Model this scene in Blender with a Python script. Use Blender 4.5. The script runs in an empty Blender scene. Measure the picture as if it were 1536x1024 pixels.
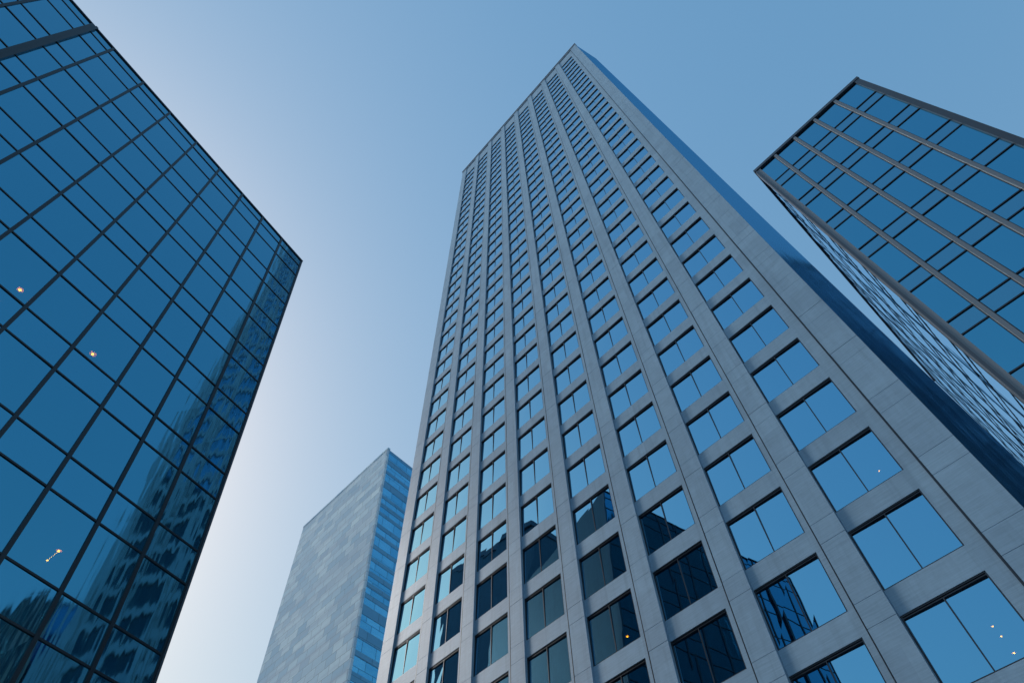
import bpy, math, random
from mathutils import Vector, Matrix
random.seed(7)
SC = bpy.context.scene
COL = SC.collection

# ------------------------------------------------------------------ camera
CAMH = 1.6
cam_d = bpy.data.cameras.new("camera")
cam_d.sensor_width = 36.0
cam_d.lens = 950.0 / 1536.0 * 36.0
cam_d.clip_start = 0.1
cam_d.clip_end = 6000.0
cam = bpy.data.objects.new("camera", cam_d)
COL.objects.link(cam)
cx = Vector((0.995023889, 0.085310433, -0.051474169))
cu_ = Vector((0.09963664, -0.85195485, 0.51404813))
cf = Vector((0.0, 0.51661888, 0.85621547))
m = Matrix((cx, cu_, -cf)).transposed().to_4x4()
m.translation = Vector((0, 0, CAMH))
cam.matrix_world = m
SC.camera = cam

# ------------------------------------------------------------------ light
SUN_AZ = math.radians(-63.0)      # from +Y towards +X: the sun sits low on the left
SUN_EL = math.radians(38.0)
world = bpy.data.worlds.new("World")
SC.world = world
world.use_nodes = True
wn = world.node_tree
wn.nodes.clear()
w_out = wn.nodes.new("ShaderNodeOutputWorld")
w_bg = wn.nodes.new("ShaderNodeBackground")
w_sky = wn.nodes.new("ShaderNodeTexSky")
w_sky.sky_type = 'NISHITA'
w_sky.sun_disc = False
w_sky.sun_elevation = SUN_EL
w_sky.sun_rotation = SUN_AZ
w_sky.altitude = 60.0
w_sky.air_density = 2.4
w_sky.dust_density = 2.2
w_sky.ozone_density = 1.5
w_bg.inputs['Strength'].default_value = 0.15
w_hsv = wn.nodes.new("ShaderNodeHueSaturation")          # richer, cooler air
w_hsv.inputs['Saturation'].default_value = 1.0
w_tint = wn.nodes.new("ShaderNodeMix")
w_tint.data_type = 'RGBA'
w_tint.blend_type = 'MULTIPLY'
w_tint.inputs[0].default_value = 1.0
w_tint.inputs[7].default_value = (0.60, 0.505, 0.395, 1)
wn.links.new(w_sky.outputs[0], w_hsv.inputs['Color'])
wn.links.new(w_hsv.outputs[0], w_tint.inputs[6])
w_veil = wn.nodes.new("ShaderNodeMix")                   # even blue dusk veil over the whole dome
w_veil.data_type = 'RGBA'
w_veil.blend_type = 'ADD'
w_veil.inputs[0].default_value = 1.0
w_veil.inputs[7].default_value = (0.12, 1.12, 2.52, 1)
wn.links.new(w_tint.outputs[2], w_veil.inputs[6])
wn.links.new(w_veil.outputs[2], w_bg.inputs['Color'])
wn.links.new(w_bg.outputs[0], w_out.inputs['Surface'])

sun_d = bpy.data.lights.new("sun", 'SUN')
sun_d.energy = 1.8
sun_d.angle = math.radians(12.0)
sun_d.color = (0.98, 0.96, 0.95)
sun = bpy.data.objects.new("sun", sun_d)
COL.objects.link(sun)
sd = Vector((math.sin(SUN_AZ) * math.cos(SUN_EL), math.cos(SUN_AZ) * math.cos(SUN_EL), math.sin(SUN_EL)))
sun.rotation_euler = sd.to_track_quat('Z', 'Y').to_euler()
sun.location = sd * 400

SC.view_settings.view_transform = 'Standard'
SC.view_settings.look = 'None'
SC.view_settings.exposure = 0.0
SC.view_settings.gamma = 1.0


# ------------------------------------------------------------------ materials
class NT:
    def __init__(self, name):
        self.m = bpy.data.materials.new(name)
        self.m.use_nodes = True
        self.t = self.m.node_tree
        self.t.nodes.clear()
        self.out = self.n("ShaderNodeOutputMaterial")

    def n(self, kind, **kw):
        nd = self.t.nodes.new(kind)
        for k, v in kw.items():
            setattr(nd, k, v)
        return nd

    def l(self, a, b):
        self.t.links.new(a, b)

    def uv(self, scale=(1, 1, 1), rot=0.0):
        u = self.n("ShaderNodeUVMap", uv_map="UVMap")
        mp = self.n("ShaderNodeMapping")
        mp.inputs['Scale'].default_value = scale
        mp.inputs['Rotation'].default_value = (0, 0, rot)
        self.l(u.outputs[0], mp.inputs[0])
        return mp.outputs[0]

    def noise(self, vec, scale, detail=4.0, rough=0.55):
        nz = self.n("ShaderNodeTexNoise")
        nz.inputs['Scale'].default_value = scale
        nz.inputs['Detail'].default_value = detail
        nz.inputs['Roughness'].default_value = rough
        self.l(vec, nz.inputs['Vector'])
        return nz.outputs['Fac']

    def ramp(self, fac, stops):
        r = self.n("ShaderNodeValToRGB")
        e = r.color_ramp.elements
        while len(e) < len(stops):
            e.new(0.5)
        for i, (p, c) in enumerate(stops):
            e[i].position = p
            e[i].color = (*c, 1) if len(c) == 3 else c
        self.l(fac, r.inputs[0])
        return r.outputs[0]

    def mix(self, fac, a, b, mode='MIX'):
        mx = self.n("ShaderNodeMix", data_type='RGBA', blend_type=mode)
        for s, v in ((0, fac), (6, a), (7, b)):
            if hasattr(v, 'is_output'):
                self.l(v, mx.inputs[s])
            elif s == 0:
                mx.inputs[0].default_value = v
            else:
                mx.inputs[s].default_value = (*v, 1)
        return mx.outputs[2]

    def math(self, op, a, b=0.0, clamp=False):
        mm = self.n("ShaderNodeMath", operation=op, use_clamp=clamp)
        for i, v in enumerate((a, b)):
            if hasattr(v, 'is_output'):
                self.l(v, mm.inputs[i])
            else:
                mm.inputs[i].default_value = v
        return mm.outputs[0]

    def bump(self, h, strength, dist=1.0):
        b = self.n("ShaderNodeBump")
        b.inputs['Strength'].default_value = strength
        b.inputs['Distance'].default_value = dist
        self.l(h, b.inputs['Height'])
        return b.outputs[0]

    def principled(self, color, rough, metal=0.0, normal=None, spec=0.5):
        p = self.n("ShaderNodeBsdfPrincipled")
        for nm, v in (('Base Color', color), ('Roughness', rough), ('Metallic', metal), ('Specular IOR Level', spec)):
            if hasattr(v, 'is_output'):
                self.l(v, p.inputs[nm])
            else:
                p.inputs[nm].default_value = (*v, 1) if isinstance(v, tuple) else v
        if normal is not None:
            self.l(normal, p.inputs['Normal'])
        self.l(p.outputs[0], self.out.inputs[0])
        return p


def stone_mat(name, base, dark, course=3.8, rough=0.5, spec=0.3):
    k = NT(name)
    fine = k.noise(k.uv((0.8, 16, 1)), 1.0, 5, 0.65)          # brushed grain along the course
    broad = k.noise(k.uv((0.35, 0.12, 1)), 1.0, 4, 0.6)
    col = k.mix(k.ramp(fine, [(0.35, (0, 0, 0)), (0.7, (0.65, 0.65, 0.65))]), base, dark)
    col = k.mix(k.math('MULTIPLY', k.math('SUBTRACT', broad, 0.35), 0.9, True), col, tuple(c * 0.72 for c in base))
    strk = k.noise(k.uv((2.6, 0.09, 1)), 1.0, 4, 0.6)
    col = k.mix(k.ramp(strk, [(0.5, (0, 0, 0)), (0.72, (0.6, 0.6, 0.6))]), col, dark)
    blot = k.noise(k.uv((0.9, 0.7, 1)), 1.0, 6, 0.7)
    col = k.mix(k.ramp(blot, [(0.45, (0, 0, 0)), (0.7, (0.3, 0.3, 0.3))]), col, tuple(c * 1.25 for c in base))
    br = k.n("ShaderNodeTexBrick")
    br.offset = 0.37
    br.inputs['Scale'].default_value = 1.0
    br.inputs['Brick Width'].default_value = 1.55
    br.inputs['Row Height'].default_value = course / 2
    br.inputs['Mortar Size'].default_value = 0.0
    br.inputs['Color1'].default_value = (0.80, 0.80, 0.82, 1)
    br.inputs['Color2'].default_value = (1.0, 1.0, 1.0, 1)
    k.l(k.uv(), br.inputs['Vector'])
    col = k.mix(0.55, col, br.outputs['Color'], 'MULTIPLY')
    n = k.bump(fine, 0.12, 0.02)
    k.principled(col, rough, 0.0, n, spec)
    return k.m


def glass_mat(name, tint, wave=0.0, wscale=(0.5, 0.35), see=0.10, rough=0.008, graze=(0.75, 0.9, 1.0)):
    """tinted reflective facade glass: mirror coat over a darkly see-through sheet"""
    k = NT(name)
    g = k.n("ShaderNodeBsdfGlossy")
    g.inputs['Roughness'].default_value = rough
    fr = k.n("ShaderNodeFresnel")
    fr.inputs[0].default_value = 1.5
    dirt = k.noise(k.uv((0.25, 0.1, 1)), 1.0, 5, 0.6)
    tcol = k.mix(k.math('MULTIPLY', dirt, 0.25), tint, tuple(c * 0.8 for c in tint))
    c = k.mix(fr.outputs[0], tcol, graze)
    k.l(c, g.inputs['Color'])
    if wave > 0:
        h1 = k.noise(k.uv((wscale[0], wscale[1], 1)), 1.0, 2.0, 0.45)
        nrm = k.bump(h1, 1.0, wave)
        k.l(nrm, g.inputs['Normal'])
    t = k.n("ShaderNodeBsdfTransparent")
    t.inputs[0].default_value = (0.5, 0.75, 0.85, 1)
    mx = k.n("ShaderNodeMixShader")
    mx.inputs[0].default_value = 1.0 - see
    k.l(t.outputs[0], mx.inputs[1])
    k.l(g.outputs[0], mx.inputs[2])
    k.l(mx.outputs[0], k.out.inputs[0])
    return k.m


def metal_mat(name, col, rough=0.4, metal=0.5, grain=0.15):
    k = NT(name)
    nz = k.noise(k.uv((3, 0.4, 1)), 1.0, 4, 0.6)
    c = k.mix(k.math('MULTIPLY', nz, grain * 2), col, tuple(x * 0.6 for x in col))
    k.principled(c, rough, metal)
    return k.m


def tile_mat(name):
    k = NT(name)
    b = k.n("ShaderNodeTexBrick")
    b.offset = 0.5
    b.inputs['Scale'].default_value = 1.0
    b.inputs['Brick Width'].default_value = 3.0
    b.inputs['Row Height'].default_value = 1.85
    b.inputs['Mortar Size'].default_value = 0.035
    b.inputs['Mortar Smooth'].default_value = 0.3
    b.inputs['Bias'].default_value = 0.0
    b.inputs['Color1'].default_value = (0.38, 0.61, 0.78, 1)
    b.inputs['Color2'].default_value = (0.72, 0.90, 0.98, 1)
    b.inputs['Mortar'].default_value = (0.12, 0.18, 0.23, 1)
    uvv = k.uv()
    warp = k.n("ShaderNodeTexNoise")
    warp.inputs['Scale'].default_value = 0.5
    k.l(uvv, warp.inputs['Vector'])
    va = k.n("ShaderNodeVectorMath", operation='MULTIPLY_ADD')
    va.inputs[1].default_value = (0.5, 0.5, 0)
    k.l(warp.outputs['Color'], va.inputs[0])
    k.l(uvv, va.inputs[2])
    k.l(va.outputs[0], b.inputs['Vector'])
    rows = k.noise(k.uv((0.02, 0.75, 1)), 1.0, 2, 0.6)
    col = k.mix(k.ramp(rows, [(0.42, (0, 0, 0)), (0.62, (0.55, 0.55, 0.55))]), b.outputs['Color'], (0.46, 0.58, 0.70))
    fine = k.noise(k.uv((1.4, 0.9, 1)), 1.0, 5, 0.65)
    col = k.mix(k.math('MULTIPLY', fine, 0.35), col, (0.38, 0.52, 0.62))
    n = k.bump(k.math('ADD', b.outputs['Fac'], k.math('MULTIPLY', fine, -1.5)), 0.5, 0.12)
    k.principled(col, 0.85, 0.0, n, 0.08)
    return k.m


M = {}
M['stone'] = stone_mat('brushed_granite', (0.36, 0.55, 0.71), (0.235, 0.365, 0.48))
M['stone_trim'] = stone_mat('pale_granite_trim', (0.35, 0.46, 0.56), (0.25, 0.33, 0.40))
M['side'] = None
M['tile'] = tile_mat('pale_stone_tile')
M['c_glass'] = glass_mat('office_glass', (0.17, 0.50, 0.73), wave=0.006, wscale=(0.35, 0.3), see=0.10)
M['l_glass'] = glass_mat('deep_blue_glass', (0.07, 0.37, 0.525), wave=0.011, wscale=(1.6, 0.18), rough=0.05, see=0.10)
M['l_span'] = glass_mat('deep_blue_spandrel_glass', (0.067, 0.355, 0.51), wave=0.011, wscale=(1.6, 0.18), rough=0.05, see=0.05)
M['r_glass'] = glass_mat('teal_blue_glass', (0.08, 0.38, 0.56), wave=0.008, wscale=(0.6, 0.3), see=0.10)
M['r_span'] = glass_mat('grey_blue_spandrel_glass', (0.105, 0.34, 0.48), wave=0.008, wscale=(0.6, 0.3), see=0.04, rough=0.06)
M['wavy_glass'] = glass_mat('rippled_blue_glass', (0.26, 0.55, 0.72), wave=0.06, wscale=(0.9, 0.16), see=0.04)
def band_mat(name, c1, c2, joint, bw, rh, rough, metal):
    k = NT(name)
    b = k.n("ShaderNodeTexBrick")
    b.offset = 0.43
    b.inputs['Scale'].default_value = 1.0
    b.inputs['Brick Width'].default_value = bw
    b.inputs['Row Height'].default_value = rh
    b.inputs['Mortar Size'].default_value = 0.05
    b.inputs['Color1'].default_value = (*c1, 1)
    b.inputs['Color2'].default_value = (*c2, 1)
    b.inputs['Mortar'].default_value = (*joint, 1)
    k.l(k.uv(), b.inputs['Vector'])
    fine = k.noise(k.uv((0.5, 0.9, 1)), 1.0, 5, 0.65)
    col = k.mix(k.math('MULTIPLY', fine, 0.5), b.outputs['Color'], tuple(c * 0.6 for c in c1))
    k.principled(col, rough, metal, k.bump(fine, 0.5, 0.25))
    return k.m


M['band_glass'] = band_mat('bright_blue_band_panes', (0.12, 0.48, 0.74), (0.20, 0.64, 0.92), (0.03, 0.12, 0.20), 3.1, 2.7, 0.22, 0.85)
M['band_span'] = band_mat('blue_grey_panel', (0.12, 0.34, 0.52), (0.15, 0.38, 0.56), (0.05, 0.14, 0.22), 4.3, 3.3, 0.4, 0.6)
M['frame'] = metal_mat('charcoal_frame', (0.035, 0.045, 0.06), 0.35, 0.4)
M['frame_l'] = metal_mat('blue_black_mullion', (0.010, 0.020, 0.032), 0.4, 0.1)
M['fin'] = metal_mat('grey_metal_fin', (0.22, 0.25, 0.28), 0.45, 0.3)
M['cap'] = metal_mat('dark_coping', (0.08, 0.10, 0.125), 0.4, 0.4)
M['interior'] = metal_mat('dark_interior', (0.010, 0.014, 0.018), 0.9, 0.0)
M['ground'] = metal_mat('grey_paving', (0.16, 0.16, 0.165), 0.8, 0.0)
M['lampmetal'] = metal_mat('amber_lamp_shade', (0.75, 0.36, 0.06), 0.5, 0.0)


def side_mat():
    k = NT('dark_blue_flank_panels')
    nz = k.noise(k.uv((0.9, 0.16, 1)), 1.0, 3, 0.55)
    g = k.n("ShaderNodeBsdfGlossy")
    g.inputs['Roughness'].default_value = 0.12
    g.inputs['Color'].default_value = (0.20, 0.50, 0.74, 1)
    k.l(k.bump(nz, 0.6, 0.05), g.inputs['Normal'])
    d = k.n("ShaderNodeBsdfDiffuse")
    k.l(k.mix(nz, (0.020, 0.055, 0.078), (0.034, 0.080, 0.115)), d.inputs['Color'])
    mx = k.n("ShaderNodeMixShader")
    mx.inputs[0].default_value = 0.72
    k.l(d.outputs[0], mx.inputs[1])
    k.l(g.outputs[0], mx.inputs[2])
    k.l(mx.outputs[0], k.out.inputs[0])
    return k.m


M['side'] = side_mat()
M['dark'] = stone_mat('dark_weathered_stone', (0.075, 0.145, 0.19), (0.04, 0.08, 0.11))


def glow_mat():
    k = NT('amber_bulb')
    e = k.n("ShaderNodeEmission")
    e.inputs['Color'].default_value = (1.0, 0.36, 0.0, 1)
    e.inputs['Strength'].default_value = 34.0
    k.l(e.outputs[0], k.out.inputs[0])
    return k.m


M['glow'] = glow_mat()


# ------------------------------------------------------------------ mesh helpers
class Face:
    """a facade's own frame: a along it, b up it, w out of it (metres)"""
    def __init__(self, O, U, V):
        self.O = Vector(O)
        self.U = Vector(U).normalized()
        self.V = Vector(V).normalized()
        self.N = self.U.cross(self.V).normalized()
        d = -self.O
        d.z = 0
        if self.N.dot(d) < 0:
            self.N = -self.N

    def p(self, a, b, w=0.0):
        return self.O + self.U * a + self.V * b + self.N * w


class MB:
    def __init__(self):
        self.v, self.f, self.uv = [], [], []

    def quad(self, pts, uvs):
        i = len(self.v)
        self.v += [Vector(q) for q in pts]
        self.f.append(tuple(range(i, i + len(pts))))
        self.uv += list(uvs)

    def box(self, F, a0, a1, b0, b1, w0, w1, slant=0.0):
        """slant pulls the front face in by that much on each long side (a chamfer)"""
        s = slant
        c = [F.p(a0, b0, w0), F.p(a1, b0, w0), F.p(a1, b1, w0), F.p(a0, b1, w0),
             F.p(a0 + s, b0, w1), F.p(a1 - s, b0, w1), F.p(a1 - s, b1, w1), F.p(a0 + s, b1, w1)]
        q = self.quad
        q([c[4], c[5], c[6], c[7]], [(a0, b0), (a1, b0), (a1, b1), (a0, b1)])
        q([c[1], c[0], c[3], c[2]], [(a1, b0), (a0, b0), (a0, b1), (a1, b1)])
        q([c[0], c[4], c[7], c[3]], [(w0, b0), (w1, b0), (w1, b1), (w0, b1)])
        q([c[5], c[1], c[2], c[6]], [(w1, b0), (w0, b0), (w0, b1), (w1, b1)])
        q([c[0], c[1], c[5], c[4]], [(a0, w0), (a1, w0), (a1, w1), (a0, w1)])
        q([c[7], c[6], c[2], c[3]], [(a0, w1), (a1, w1), (a1, w0), (a0, w0)])

    def sheet(self, F, a0, a1, b0, b1, w, jit=0.0):
        r = lambda: random.uniform(-jit, jit)
        self.quad([F.p(a0, b0, w + r()), F.p(a1, b0, w + r()), F.p(a1, b1, w + r()), F.p(a0, b1, w + r())],
                  [(a0, b0), (a1, b0), (a1, b1), (a0, b1)])

    def prism(self, base, up):
        """closed prism: base polygon pushed along up"""
        n = len(base)
        top = [Vector(q) + up for q in base]
        h = up.length
        run = 0.0
        for i in range(n):
            j = (i + 1) % n
            d = (Vector(base[j]) - Vector(base[i])).length
            self.quad([base[i], base[j], top[j], top[i]], [(run, 0), (run + d, 0), (run + d, h), (run, h)])
            run += d
        self.quad(top, [(q.x, q.y) for q in top])
        self.quad(list(reversed(base)), [(q.x, q.y) for q in reversed(base)])

    def build(self, name, mat, parent=None, origin=None, smooth=False):
        o3 = Vector(origin) if origin is not None else (parent['_o'] if parent and '_o' in parent else None)
        off = Vector(o3) if o3 is not None else Vector((0, 0, 0))
        me = bpy.data.meshes.new(name)
        me.from_pydata([tuple(q - off) for q in self.v], [], self.f)
        ul = me.uv_layers.new(name="UVMap")
        for i, t in enumerate(self.uv):
            ul.data[i].uv = t
        me.materials.append(mat)
        if smooth:
            for p in me.polygons:
                p.use_smooth = True
        me.update()
        ob = bpy.data.objects.new(name, me)
        COL.objects.link(ob)
        if parent:
            ob.parent = parent
        else:
            ob.location = off
        return ob


BASES = {}


def thing(name, loc, label, cat, group=None):
    o = bpy.data.objects.new(name, None)
    o.empty_display_size = 2.0
    COL.objects.link(o)
    o.location = loc
    o['label'] = label
    o['category'] = cat
    if group:
        o['group'] = group
    BASES[o.name] = Vector(loc)
    return o


def part(mb, name, mat, th, parent=None):
    """a part (or, with parent, a sub-part) of thing th, its mesh kept in th's frame"""
    ob = mb.build(name, mat, parent or th, origin=BASES[th.name])
    return ob


W_, H_ = 1536.0, 1024.0


def px(P):
    d = Vector(P) - Vector((0, 0, CAMH))
    z = d.dot(cf)
    if z <= 0.05:
        return None
    return 768 + 950 * d.dot(cx) / z, 512 - 950 * d.dot(cu_) / z


def area_seen(F, a0, a1, b0, b1):
    pts = [px(F.p(a, b)) for a, b in ((a0, b0), (a1, b0), (a1, b1), (a0, b1))]
    if any(q is None for q in pts):
        return 0.0
    c = [(min(max(q[0], 0), W_), min(max(q[1], 0), H_)) for q in pts]
    return abs(sum(c[i][0] * c[(i + 1) % 4][1] - c[(i + 1) % 4][0] * c[i][1] for i in range(4))) / 2


UPZ = Vector((0, 0, CAMH))

# ------------------------------------------------------------------ ground
g = MB()
S = 1500.0
g.quad([Vector((-S, -S, 0)), Vector((S, -S, 0)), Vector((S, S, 0)), Vector((-S, S, 0))],
       [(-S, -S), (S, -S), (S, S), (-S, S)])
go = g.build('ground', M['ground'])
go['kind'] = 'structure'

# ================================================================== stone tower
CU, CV = Vector((3.40717, -3.1351, -0.05902)), Vector((0.12142, 0.02865, 3.79795))
FC = Face(Vector((-11.37084, 42.60364, 14.7007)) + UPZ, CU, CV)
BAY, FLR = CU.length, 3.8
WW, WH = 0.677 * BAY, 0.726 * FLR
UL, UR = -0.323 * BAY, 8.151 * BAY
B0 = -(FC.O.z) / FC.V.z - 0.3            # just under the ground
BT = 37.63 * FLR
NF0, NF1 = -4, 35
base_pt = FC.p((UL + UR) / 2, -(FC.O.z) / FC.V.z)
tower = thing('stone_office_tower', base_pt,
              'tall grey granite office tower with eight columns of paired blue windows, in the centre', 'office tower')
PW, GW, BK = 0.14, -0.05, -0.45          # pier face, glass, back of wall

# plan behind the front: short angled flank, then the hidden rear
A_ = FC.p(UR, 0, 0)
Wv = Vector((4.73064, 3.38589, 0.0))
Bq = A_ + Wv
Cq = Bq + Vector((0.5, 0.866, 0)) * 24
Dq = FC.p(UL, 0, 0) + Vector((0.60, 0.80, 0)) * 22
sh = FC.V * B0
up = FC.V * (BT - B0)
# dark core behind the glass
mb = MB()
ins = 1.3
core = [FC.p(UL + 0.4, 0, -ins), FC.p(UR - 0.5, 0, -ins), Bq + Vector((-0.55, 0.2, 0)), Cq + Vector((-0.6, -0.5, 0)), Dq + Vector((0.5, -0.6, 0))]
mb.prism([q + sh for q in core], FC.V * (BT - B0 - 0.6))
part(mb, 'core', M['interior'], tower)


def wall_between(mb, P, Q, thick, b0, b1, F):
    d = (Q - P)
    L = d.length
    Fw = Face(P, d, F.V)
    inward = Vector((-d.y, d.x, 0)).normalized()
    s = -1 if Fw.N.dot(inward) > 0 else 1
    lo, hi = sorted((0, -s * 0))
    mb.box(Fw, 0, L, b0, b1, -thick if s > 0 else 0, 0 if s > 0 else thick)


mb = MB()
mb.prism([q + sh for q in (FC.p(UR - 0.02, 0, -0.02), Bq, Bq + Vector((-0.5, 0.2, 0)), FC.p(UR - 0.45, 0, -0.4))], up)
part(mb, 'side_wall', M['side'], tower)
mb = MB()
mb.prism([q + sh for q in (Bq, Cq, Dq, FC.p(UL, 0, -0.02), FC.p(UL + 0.35, 0, -0.4), Dq + Vector((0.45, -0.5, 0)), Cq + Vector((-0.55, -0.45, 0)), Bq + Vector((-0.5, 0.2, 0)))], up - FC.V * 0.02)
part(mb, 'rear_wall', M['stone'], tower)

# spandrel wall: one band per floor and column + the jamb strip on the right of every window
wall = MB()
JW = 0.072 * BAY
for c in range(8):
    a0, a1 = c * BAY, c * BAY + WW
    right = a1 + (JW if c < 7 else 0.147 * BAY)
    for k in range(NF0, NF1 + 1):
        b0 = k * FLR + WH
        b1 = (k + 1) * FLR if k < NF1 else BT - 1.2
        wall.box(FC, a0, a1, b0, b1, BK, 0.0)
    wall.box(FC, a0, a1, B0, NF0 * FLR, BK, 0.0)
    wall.box(FC, a1, right, B0, BT - 1.2, BK, 0.003)
part(wall, 'spandrel_wall', M['stone'], tower)

# piers with thin open joints at every course
JT = 0.018
for c in range(9):
    pm = MB()
    if c == 0:
        lo, hi = UL, 0.0
    elif c < 8:
        lo, hi = (c - 1) * BAY + WW + JW, c * BAY
    else:
        lo, hi = 7 * BAY + WW + 0.147 * BAY, UR
    pm.box(FC, lo + 0.03, hi - 0.03, B0, BT - 1.2, BK, PW - 0.03)     # behind the joints
    cuts = [B0]
    for k in range(NF0, NF1 + 1):
        cuts += [k * FLR + (0.0 if k % 1 == 0 else 0), k * FLR + WH + 0.05]
    cuts.append(BT - 1.2)
    for i in range(len(cuts) - 1):
        dl = random.uniform(-0.004, 0.004)
        pm.box(FC, lo, hi, cuts[i] + JT / 2, cuts[i + 1] - JT / 2, -0.30 + dl, PW + dl, 0.012)
    part(pm, 'pier', M['stone'], tower)
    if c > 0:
        js = MB()  # dark strip put in place of the shadowed groove beside the pier
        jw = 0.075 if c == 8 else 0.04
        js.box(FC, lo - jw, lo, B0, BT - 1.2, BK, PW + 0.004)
        part(js, 'groove_shade_strip', M['frame'], tower)

# stepped parapet
mb = MB()
mb.box(FC, UL - 0.06, UR + 0.06, BT - 1.2, BT - 0.75, BK, PW + 0.05)
mb.box(FC, UL, UR, BT - 0.75, BT - 0.32, BK, PW - 0.04)
mb.box(FC, UL - 0.12, UR + 0.12, BT - 0.32, BT, BK, PW + 0.16)
part(mb, 'parapet', M['stone_trim'], tower)
mb = MB()
mb.prism([q + FC.V * (BT - 0.5) for q in (FC.p(UL + 0.3, 0, -0.5), FC.p(UR - 0.3, 0, -0.5), Bq + Vector((-0.3, 0.1, 0)), Cq + Vector((-0.3, -0.3, 0)), Dq + Vector((0.3, -0.3, 0)))], FC.V * 0.25)
part(mb, 'roof', M['cap'], tower)


def window_mb(gl, fr, c, k):
    a0, a1 = c * BAY, c * BAY + WW
    b0, b1 = k * FLR, k * FLR + WH
    mid = (a0 + a1) / 2 - 0.02
    t = 0.055
    for p0, p1 in ((a0 + t, mid - 0.02), (mid + 0.02, a1 - t)):
        r = [random.uniform(-0.004, 0.004) for _ in range(4)]      # no two panes hang quite alike
        c0, c1, h = GW - 0.01, GW - 0.01 - 0.02 * (p1 - p0), 0.02 * (b1 - b0 - 0.18)
        gl.quad([FC.p(p0, b0 + t, c0 + r[0]), FC.p(p1, b0 + t, c1 + r[1]), FC.p(p1, b1 - 0.13, c1 - h + r[2]), FC.p(p0, b1 - 0.13, c0 - h + r[3])],
                [(p0, b0 + t), (p1, b0 + t), (p1, b1 - 0.13), (p0, b1 - 0.13)])
    fr.box(FC, a0 + .001, a0 + t, b0, b1, BK + .1, GW + 0.015)
    fr.box(FC, a1 - t, a1 - .001, b0, b1, BK + .1, GW + 0.015)
    fr.box(FC, a0 + t, a1 - t, b0 + .001, b0 + t, BK + .1, GW + 0.015)
    fr.box(FC, a0 + t, a1 - t, b1 - 0.055, b1 - .001, BK + .1, GW + 0.02)
    fr.box(FC, a0 + t, a1 - t, b1 - 0.13, b1 - 0.095, BK + .1, GW + 0.012)
    fr.box(FC, a0 + t, a1 - t, b1 - 0.095, b1 - 0.055, BK + .1, GW - 0.02)
    fr.box(FC, mid - 0.022, mid + 0.022, b0 + t, b1 - 0.13, BK + .1, GW + 0.012)


cells = sorted(((c, k) for c in range(8) for k in range(NF0, NF1 + 1)),
               key=lambda q: -area_seen(FC, q[0] * BAY, q[0] * BAY + WW, q[1] * FLR, q[1] * FLR + WH))
for c, k in cells[:100]:
    gl, fr = MB(), MB()
    window_mb(gl, fr, c, k)
    wo = part(gl, 'window', M['c_glass'], tower)
    part(fr, 'window_frame', M['frame'], tower, wo)
gl, fr = MB(), MB()
for c, k in cells[100:]:
    window_mb(gl, fr, c, k)
wo = part(gl, 'window', M['c_glass'], tower)
wo['kind'] = 'stuff'
fo = part(fr, 'window_frame', M['frame'], tower, wo)
fo['kind'] = 'stuff'

# ================================================================== left glass tower
LU, LV = Vector((0.8776, 1.6969, -0.01275)), Vector((-0.27047, -0.15937, 3.88734))
LSC = 1.4
LU, LV = LU * LSC, LV * LSC
FL = Face(Vector((-21.55132, 1.12178, 39.70612)) * LSC + UPZ, LU, LV)
LB = LU.length
US = [-1.75, -0.85, 0.154, 0.843, 1.956, 3, 4.088, 5.098, 6.114, 7.067, 8.0, 9.013]
LFLR, LS = 3.9 * LSC, 0.355
LT = 0.212 * LFLR
LB0 = -FL.O.z / FL.V.z - 0.3
ltower = thing('glass_office_tower', FL.p(-1.5 * LB, -FL.O.z / FL.V.z),
               'deep blue mirror glass tower with a dark mullion grid, along the left edge', 'office tower')
aL, aR = US[0] * LB, US[-1] * LB
mb = MB()
back = Vector((-0.888, 0.459, 0))
mb.prism([q + FL.V * LB0 for q in (FL.p(aL, 0, -1.2), FL.p(aR - 0.25, 0, -1.2), FL.p(aR - 0.25, 0, 0) + back * 28, FL.p(aL, 0, 0) + back * 28)], FL.V * (LT - LB0 - 0.5))
part(mb, 'core', M['interior'], ltower)
mb = MB()
mb.prism([q + FL.V * LB0 for q in (FL.p(aR, 0, -0.05), FL.p(aR, 0, 0) + back * 28.3, FL.p(aR - 0.2, 0, 0) + back * 28.3, FL.p(aR - 0.2, 0, -0.05))], FL.V * (LT - LB0))
part(mb, 'side_wall', M['dark'], ltower)
mb = MB()
mb.prism([q + FL.V * LB0 for q in (FL.p(aL, 0, -0.05), FL.p(aL, 0, 0) + back * 28.3, FL.p(aL + 0.2, 0, 0) + back * 28.3, FL.p(aL + 0.2, 0, -0.05))], FL.V * (LT - LB0))
part(mb, 'side_wall', M['dark'], ltower)
mb = MB()
mb.box(FL, aL, aR + 0.10, LT - 0.02, LT + 0.10, -0.5, 0.10)
part(mb, 'coping', M['cap'], ltower)
mb = MB()
mb.prism([q + FL.V * (LT - 0.45) for q in (FL.p(aL, 0, -0.3), FL.p(aR - 0.2, 0, -0.3), FL.p(aR - 0.2, 0, 0) + back * 28, FL.p(aL, 0, 0) + back * 28)], FL.V * 0.3)
part(mb, 'roof', M['cap'], ltower)

rows = [(LT, 0.0, 'top')]
NR = 11
vis, spn = [], []
MW, TW = 0.098, 0.046
for i in range(len(US) - 1):
    a0, a1 = US[i] * LB, US[i + 1] * LB
    vis.append((a0, a1, 0.0, LT))
    for k in range(NR):
        spn.append((a0, a1, -(k + LS) * LFLR, -k * LFLR))
        vis.append((a0, a1, max(-(k + 1) * LFLR, LB0), -(k + LS) * LFLR))


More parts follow.
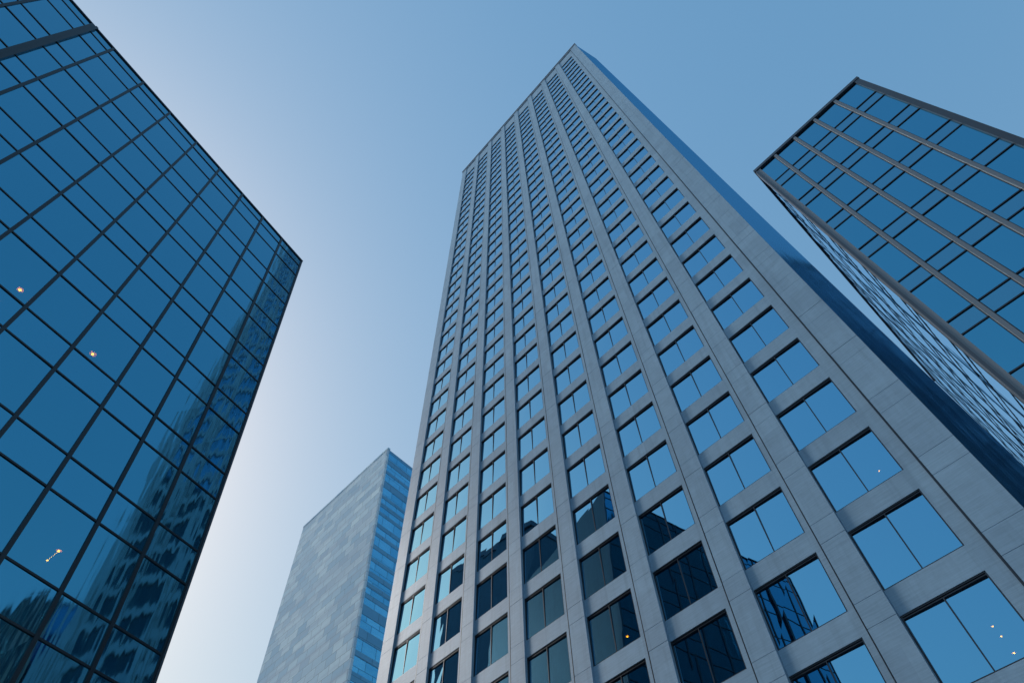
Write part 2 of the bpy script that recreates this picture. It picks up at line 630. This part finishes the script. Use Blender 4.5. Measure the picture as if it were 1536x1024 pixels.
def panes(lst, name, mat, F, th, w=0.0, jit=0.009, cap=100):
    lst = sorted(lst, key=lambda q: -area_seen(F, *q))
    seen = [q for q in lst if area_seen(F, *q) > 4]
    ind = seen[:cap]
    rest = [q for q in lst if q not in ind]
    for q in ind:
        mb = MB()
        mb.sheet(F, *q, w, jit)
        part(mb, name, mat, th)
    if rest:
        mb = MB()
        for q in rest:
            mb.sheet(F, *q, w, jit)
        o = part(mb, name, mat, th)
        o['kind'] = 'stuff'


panes(vis, 'window', M['l_glass'], FL, ltower)
panes(spn, 'spandrel_pane', M['l_span'], FL, ltower)
for i, u in enumerate(US[:-1]):
    mb = MB()
    a = u * LB
    if abs(u - 0.154) < 1e-3:          # the broad double mullion
        mb.box(FL, a - 0.30, a + 0.02, LB0, LT - 0.02, -0.08, 0.10, 0.01)
        mb.box(FL, a + 0.02, a + 0.24, LB0, LT - 0.02, -0.08, 0.22, 0.01)
    else:
        mb.box(FL, a - MW, a + MW, LB0, LT - 0.02, -0.08, 0.075, 0.008)
    part(mb, 'mullion', M['frame_l'], ltower)
mb = MB()
mb.box(FL, aR - 0.13, aR - 0.05, LB0, LT - 0.02, -0.08, 0.05)
part(mb, 'mullion', M['frame_l'], ltower)
mb = MB()
mb.box(FL, aR - 0.05, aR + 0.10, LB0, LT - 0.02, -0.35, 0.07, 0.02)
part(mb, 'corner_trim', M['cap'], ltower)
for k in range(NR):
    for b in (-k * LFLR, -(k + LS) * LFLR):
        if b < LB0:
            continue
        mb = MB()
        mb.box(FL, aL, aR - 0.13, b - TW, b + TW, -0.07, 0.045, 0.006)
        part(mb, 'transom', M['frame_l'], ltower)

# ================================================================== right glass tower
RS = 1.0
RU, RV = Vector((1.22578, -1.14224, -0.04314)) * RS, Vector((0.07354, -0.07245, 3.9)) * RS
FR = Face(Vector((19.16576, 15.15039, 42.72123)) * RS + UPZ, RU, RV)
RB = RU.length
RFLR, RSP = RV.length, 0.265
RT = 0.796 * RFLR
RB0 = -FR.O.z / FR.V.z - 0.3
rtower = thing('glass_office_tower', FR.p(2.5 * RB, -FR.O.z / FR.V.z),
               'shorter blue glass tower with broad grey vertical fins, at the right edge', 'office tower')
aRR = 5.1508 * RB
RW = Vector((18.75271, 21.00384, 0.0)) * RS
Rn = RW.normalized()
Ra, Rbq = FR.p(0, 0, 0), FR.p(0, 0, 0) + RW
Rc = FR.p(aRR, 0, 0) + RW
mb = MB()
iN = FR.U
mb.prism([q + FR.V * RB0 for q in (FR.p(1.1, 0, -1.2), FR.p(aRR - 0.6, 0, -1.2), Rc - FR.U * 0.6, Rbq + FR.U * 1.1)], FR.V * (RT - RB0 - 0.5))
part(mb, 'core', M['interior'], rtower)
mb = MB()
mb.prism([q + FR.V * RB0 for q in (FR.p(aRR - 0.3, 0, -0.1), FR.p(aRR, 0, -0.1), Rc, Rbq, Rbq - Rn * 0.3 + FR.U * 0.02, Rc - Rn * 0.3 - FR.U * 0.3)], FR.V * (RT - RB0 - 0.02))
part(mb, 'rear_wall', M['cap'], rtower)
mb = MB()
mb.box(FR, -0.08, aRR + 0.08, RT - 0.30, RT, -0.5, 0.16)
part(mb, 'coping', M['cap'], rtower)
mb = MB()
mb.prism([q + FR.V * (RT - 0.5) for q in (FR.p(0.2, 0, -0.5), FR.p(aRR - 0.3, 0, -0.5), Rc - FR.U * 0.3, Rbq + FR.U * 0.2)], FR.V * 0.3)
part(mb, 'roof', M['cap'], rtower)
vis, spn = [], []
RN = 10
for i in range(5):
    a0, a1 = i * RB, (i + 1) * RB if i < 4 else aRR - 0.2
    vis.append((a0, a1, 0, RT - 0.3))
    for k in range(RN):
        spn.append((a0, a1, -(k + RSP) * RFLR, -k * RFLR))
        vis.append((a0, a1, max(-(k + 1) * RFLR, RB0), -(k + RSP) * RFLR))
panes(vis, 'window', M['r_glass'], FR, rtower)
panes(spn, 'spandrel_pane', M['r_span'], FR, rtower)
for i in range(1, 5):
    mb = MB()
    a = i * RB
    mb.box(FR, a - 0.15, a + 0.15, RB0, RT - 0.3, -0.08, 0.02)
    fo = part(mb, 'fin', M['frame'], rtower)
    mb = MB()
    mb.box(FR, a - 0.11, a + 0.11, RB0, RT - 0.3, 0.02, 0.12, 0.02)
    part(mb, 'fin_cover', M['fin'], rtower, fo)
mb = MB()
mb.box(FR, aRR - 0.34, aRR + 0.04, RB0, RT - 0.3, -0.5, 0.13, 0.02)
part(mb, 'corner_trim', M['cap'], rtower)
for k in range(RN):
    for b in (-k * RFLR, -(k + RSP) * RFLR):
        if b < RB0:
            continue
        mb = MB()
        mb.box(FR, 0.03, aRR - 0.34, b - 0.035, b + 0.035, -0.06, 0.05, 0.006)
        part(mb, 'transom', M['frame'], rtower)
# flank: corner post, rippled glass, its own grid
FS = Face(FR.p(0, 0, 0), RW, RV)
if FS.N.dot(FR.U) > 0:
    FS.N = -FS.N
RL = RW.length
mb = MB()
mb.box(FS, -0.10, 0.55, RB0, RT - 0.3, -0.35, 0.06, 0.02)
part(mb, 'corner_post', M['fin'], rtower)
mb = MB()
mb.box(FR, -0.02, 0.10, RB0, RT - 0.3, -0.06, 0.13)
part(mb, 'corner_trim', M['cap'], rtower)
nb = 8
for i in range(nb):
    a0 = 0.55 + (RL - 0.55) * i / nb
    a1 = 0.55 + (RL - 0.55) * (i + 1) / nb
    mb = MB()
    mb.sheet(FS, a0, a1, RB0, RT - 0.3, 0.0, 0.01)
    o = part(mb, 'side_glazing', M['wavy_glass'], rtower)
    mb = MB()
    mb.box(FS, a1 - 0.04, a1 + 0.04, RB0, RT - 0.3, -0.06, 0.03)
    part(mb, 'mullion', M['band_span'], rtower)
for k in range(RN):
    for b in (-k * RFLR, -(k + RSP) * RFLR):
        if b < RB0:
            continue
        mb = MB()
        mb.box(FS, 0.55, RL, b - 0.04, b + 0.04, -0.06, 0.02)
        part(mb, 'side_transom', M['band_span'], rtower)
mb = MB()
mb.box(FS, -0.10, RL, RT - 0.3, RT - 0.004, -0.5, 0.10)
part(mb, 'side_coping', M['cap'], rtower)

# ================================================================== distant tiled tower
DZ = 112.0
dcorner = Vector((-0.2117, 0.6443, 0.77918)) * (DZ / 0.77918)
dleft = Vector((-0.3571, 0.73872, 0.72221)) * (DZ / 0.72221)
dcorner += UPZ
dleft += UPZ
FD = Face(dleft, dcorner - dleft, (0, 0, 1))
DL = (dcorner - dleft).length
DB0 = -dleft.z - 0.3
SW = Vector((0.57166, 0.82049, 0.0))
FDS = Face(dcorner, SW, (0, 0, 1))
if FDS.N.dot(FD.U) < 0:
    FDS.N = -FDS.N
dtower = thing('tiled_tower', ((dcorner + dleft) / 2).xy.to_3d(),
               'distant tower clad in pale stone tiles with a bright blue banded flank', 'tower')
DD = 42.0
mb = MB()
mb.prism([Vector((q.x, q.y, -0.3)) for q in (dleft - FD.N * 0.4, dcorner - FD.N * 0.4 - FDS.N * 0.4, dcorner + SW * DD - FDS.N * 0.4, dleft + SW * DD)], Vector((0, 0, DZ + CAMH - 0.4)))
part(mb, 'core', M['band_span'], dtower)
mb = MB()
mb.box(FD, 0, DL, DB0, 0.0, -0.4, 0.0)
part(mb, 'wall', M['tile'], dtower)
mb = MB()
mb.box(FD, -0.05, DL + 0.05, 0.0, 0.5, -0.6, 0.06)
part(mb, 'coping', M['tile'], dtower)
mb = MB()
mb.box(FDS, 0.0, 0.5, DB0, -0.002, -0.38, 0.04)
part(mb, 'corner_trim', M['tile'], dtower)
b1 = -0.9
while b1 > DB0 + 6:
    hw = random.choice((2.1, 2.6, 1.4, 2.3))
    hs = random.choice((1.0, 1.5, 0.8, 1.9))
    mb = MB()
    mb.box(FDS, 0.5, DD, b1 - hw, b1, -0.38, 0.0)
    part(mb, 'window_band', M['band_glass'], dtower)
    mb = MB()
    mb.box(FDS, 0.5, DD, b1 - hw - hs, b1 - hw, -0.38, 0.05)
    part(mb, 'spandrel_band', M['band_span'], dtower)
    b1 -= hw + hs
mb = MB()
mb.box(FDS, 0.5, DD, -0.9, 0.0, -0.38, 0.02)
part(mb, 'parapet', M['band_span'], dtower)

# ================================================================== dark slab seen only in the granite tower's glass
KP = Vector((-70.5385, 28.2825, 0.0))
KR, KL = Vector((-30.1742, -41.5325, 0)), Vector((-16.2104, 18.2026, 0)) * 1.03
KH = 106.06 + CAMH
dark = thing('hidden_dark_tower', KP + (KR + KL) / 2,
             'dark slab building seen only mirrored in the lower windows of the granite tower', 'building')
mb = MB()
mb.prism([q - Vector((0, 0, 0.3)) for q in (KP, KP + KR, KP + KR + KL, KP + KL)], Vector((0, 0, KH - 1.2)))
part(mb, 'wall', M['dark'], dark)
mb = MB()
nK = (KR + KL).normalized() * 0.5
mb.prism([q + Vector((0, 0, KH - 1.5)) for q in (KP - nK, KP + KR * 1.01, KP + KR + KL + nK, KP + KL * 1.02)], Vector((0, 0, 1.5)))
part(mb, 'coping', M['cap'], dark)

# unseen dark slab added behind the camera to darken the mirrors' second bounce
slab = thing('hidden_dark_tower', (25.5, -132, 0),
             'added tall dark slab, unseen behind the camera, darkening the granite tower mirrored in the left tower', 'building')
SX0, SX1, SY0, SY1, SH = -7.0, 58.0, -150.0, -115.0, 225.0
FK = Face((SX0, SY1, 0), (1, 0, 0), (0, 0, 1))
mb = MB()
mb.prism([Vector(q) for q in ((SX0, SY0, -0.3), (SX1, SY0, -0.3), (SX1, SY1 - 0.3, -0.3), (SX0, SY1 - 0.3, -0.3))], Vector((0, 0, SH)))
part(mb, 'wall', M['dark'], slab)
mb = MB()
for i in range(18):
    a = (SX1 - SX0) * i / 17
    mb.box(FK, max(a - 0.4, 0), min(a + 0.4, SX1 - SX0), 0, SH, -0.3, 0.35)
part(mb, 'pier', M['dark'], slab)
mb = MB()
mb.prism([Vector(q) for q in ((SX0 - 0.4, SY0 - 0.4, SH - 0.2), (SX1 + 0.4, SY0 - 0.4, SH - 0.2), (SX1 + 0.4, SY1 + 0.4, SH - 0.2), (SX0 - 0.4, SY1 + 0.4, SH - 0.2))], Vector((0, 0, 1.4)))
part(mb, 'coping', M['cap'], slab)

# ================================================================== lamps behind the glass
def sphere(mb, c, r, sx=1.0, nu=12, nv=8):
    for i in range(nv):
        for j in range(nu):
            ps = []
            for di, dj in ((0, 0), (0, 1), (1, 1), (1, 0)):
                th = math.pi * (i + di) / nv
                ph = 2 * math.pi * (j + dj) / nu
                ps.append(c + Vector((r * math.sin(th) * math.cos(ph), r * math.sin(th) * math.sin(ph), r * math.cos(th) * sx)))
            mb.quad(ps, [(0, 0)] * 4)


def cone(mb, c, r0, r1, h, nu=14):
    for j in range(nu):
        p0, p1 = 2 * math.pi * j / nu, 2 * math.pi * (j + 1) / nu
        d0, d1 = Vector((math.cos(p0), math.sin(p0), 0)), Vector((math.cos(p1), math.sin(p1), 0))
        mb.quad([c + d0 * r0, c + d1 * r0, c + d1 * r1 + Vector((0, 0, h)), c + d0 * r1 + Vector((0, 0, h))], [(0, 0)] * 4)


def hit(F, x, y, w):
    d = cx * ((x - 768) / 950.0) - cu_ * ((y - 512) / 950.0) + cf
    o = Vector((0, 0, CAMH))
    t = (F.p(0, 0, w) - o).dot(F.N) / d.dot(F.N)
    return o + d * t


def lamp(P, r, label, group='amber lamps lit behind the glass', bar=None):
    r *= 0.68
    o = thing('pendant_lamp', P, label, 'lamp', group)
    mb = MB()
    sphere(mb, P, r)
    if bar is not None:
        sphere(mb, bar, r * 0.8)
        n = 7
        for i in range(n):
            q = P.lerp(bar, (i + 0.5) / n)
            sphere(mb, q, r * 0.3)
    part(mb, 'bulb', M['glow'], o)
    mb = MB()
    cone(mb, P + Vector((0, 0, r * 0.4)), r * 2.4, r * 0.4, r * 1.9)
    cone(mb, P + Vector((0, 0, r * 2.2)), r * 0.1, r * 0.1, r * 6)
    part(mb, 'shade', M['lampmetal'], o)
    return o


lamp(hit(FL, 30, 435, -0.6), 0.101, "lone amber lamp behind the left tower's glass, close to the photo's left edge")
lamp(hit(FL, 139, 531, -0.6), 0.108, "lone amber lamp just above a thick transom in the left tower's glass")
pa, pb = hit(FL, 88, 826, -0.5), hit(FL, 71, 840, -0.5)
lamp(pa, 0.072, "slanting amber lamp bar with a bright bead at each end, lowest in the left tower", bar=pb)
lamp(hit(FC, 941, 954, -0.5), 0.065, "bright amber lamp in a dark lower window of the fifth column of the granite tower")
lamp(hit(FC, 715, 972, -0.5), 0.043, "faint lamp in a dark lower window of the third column of the granite tower")
lamp(hit(FC, 1319, 706, -0.5), 0.032, "tiny amber lamp alone in the granite tower's rightmost column, third window from the bottom")
lamp(hit(FC, 1489, 939, -0.5), 0.036, "uppermost of three amber lamps in the big lower right window of the granite tower")
lamp(hit(FC, 1502, 954, -0.5), 0.032, "middle one of three amber lamps in the big lower right window of the granite tower")
lamp(hit(FC, 1521, 979, -0.5), 0.040, "lowest of three amber lamps in the big lower right window of the granite tower")
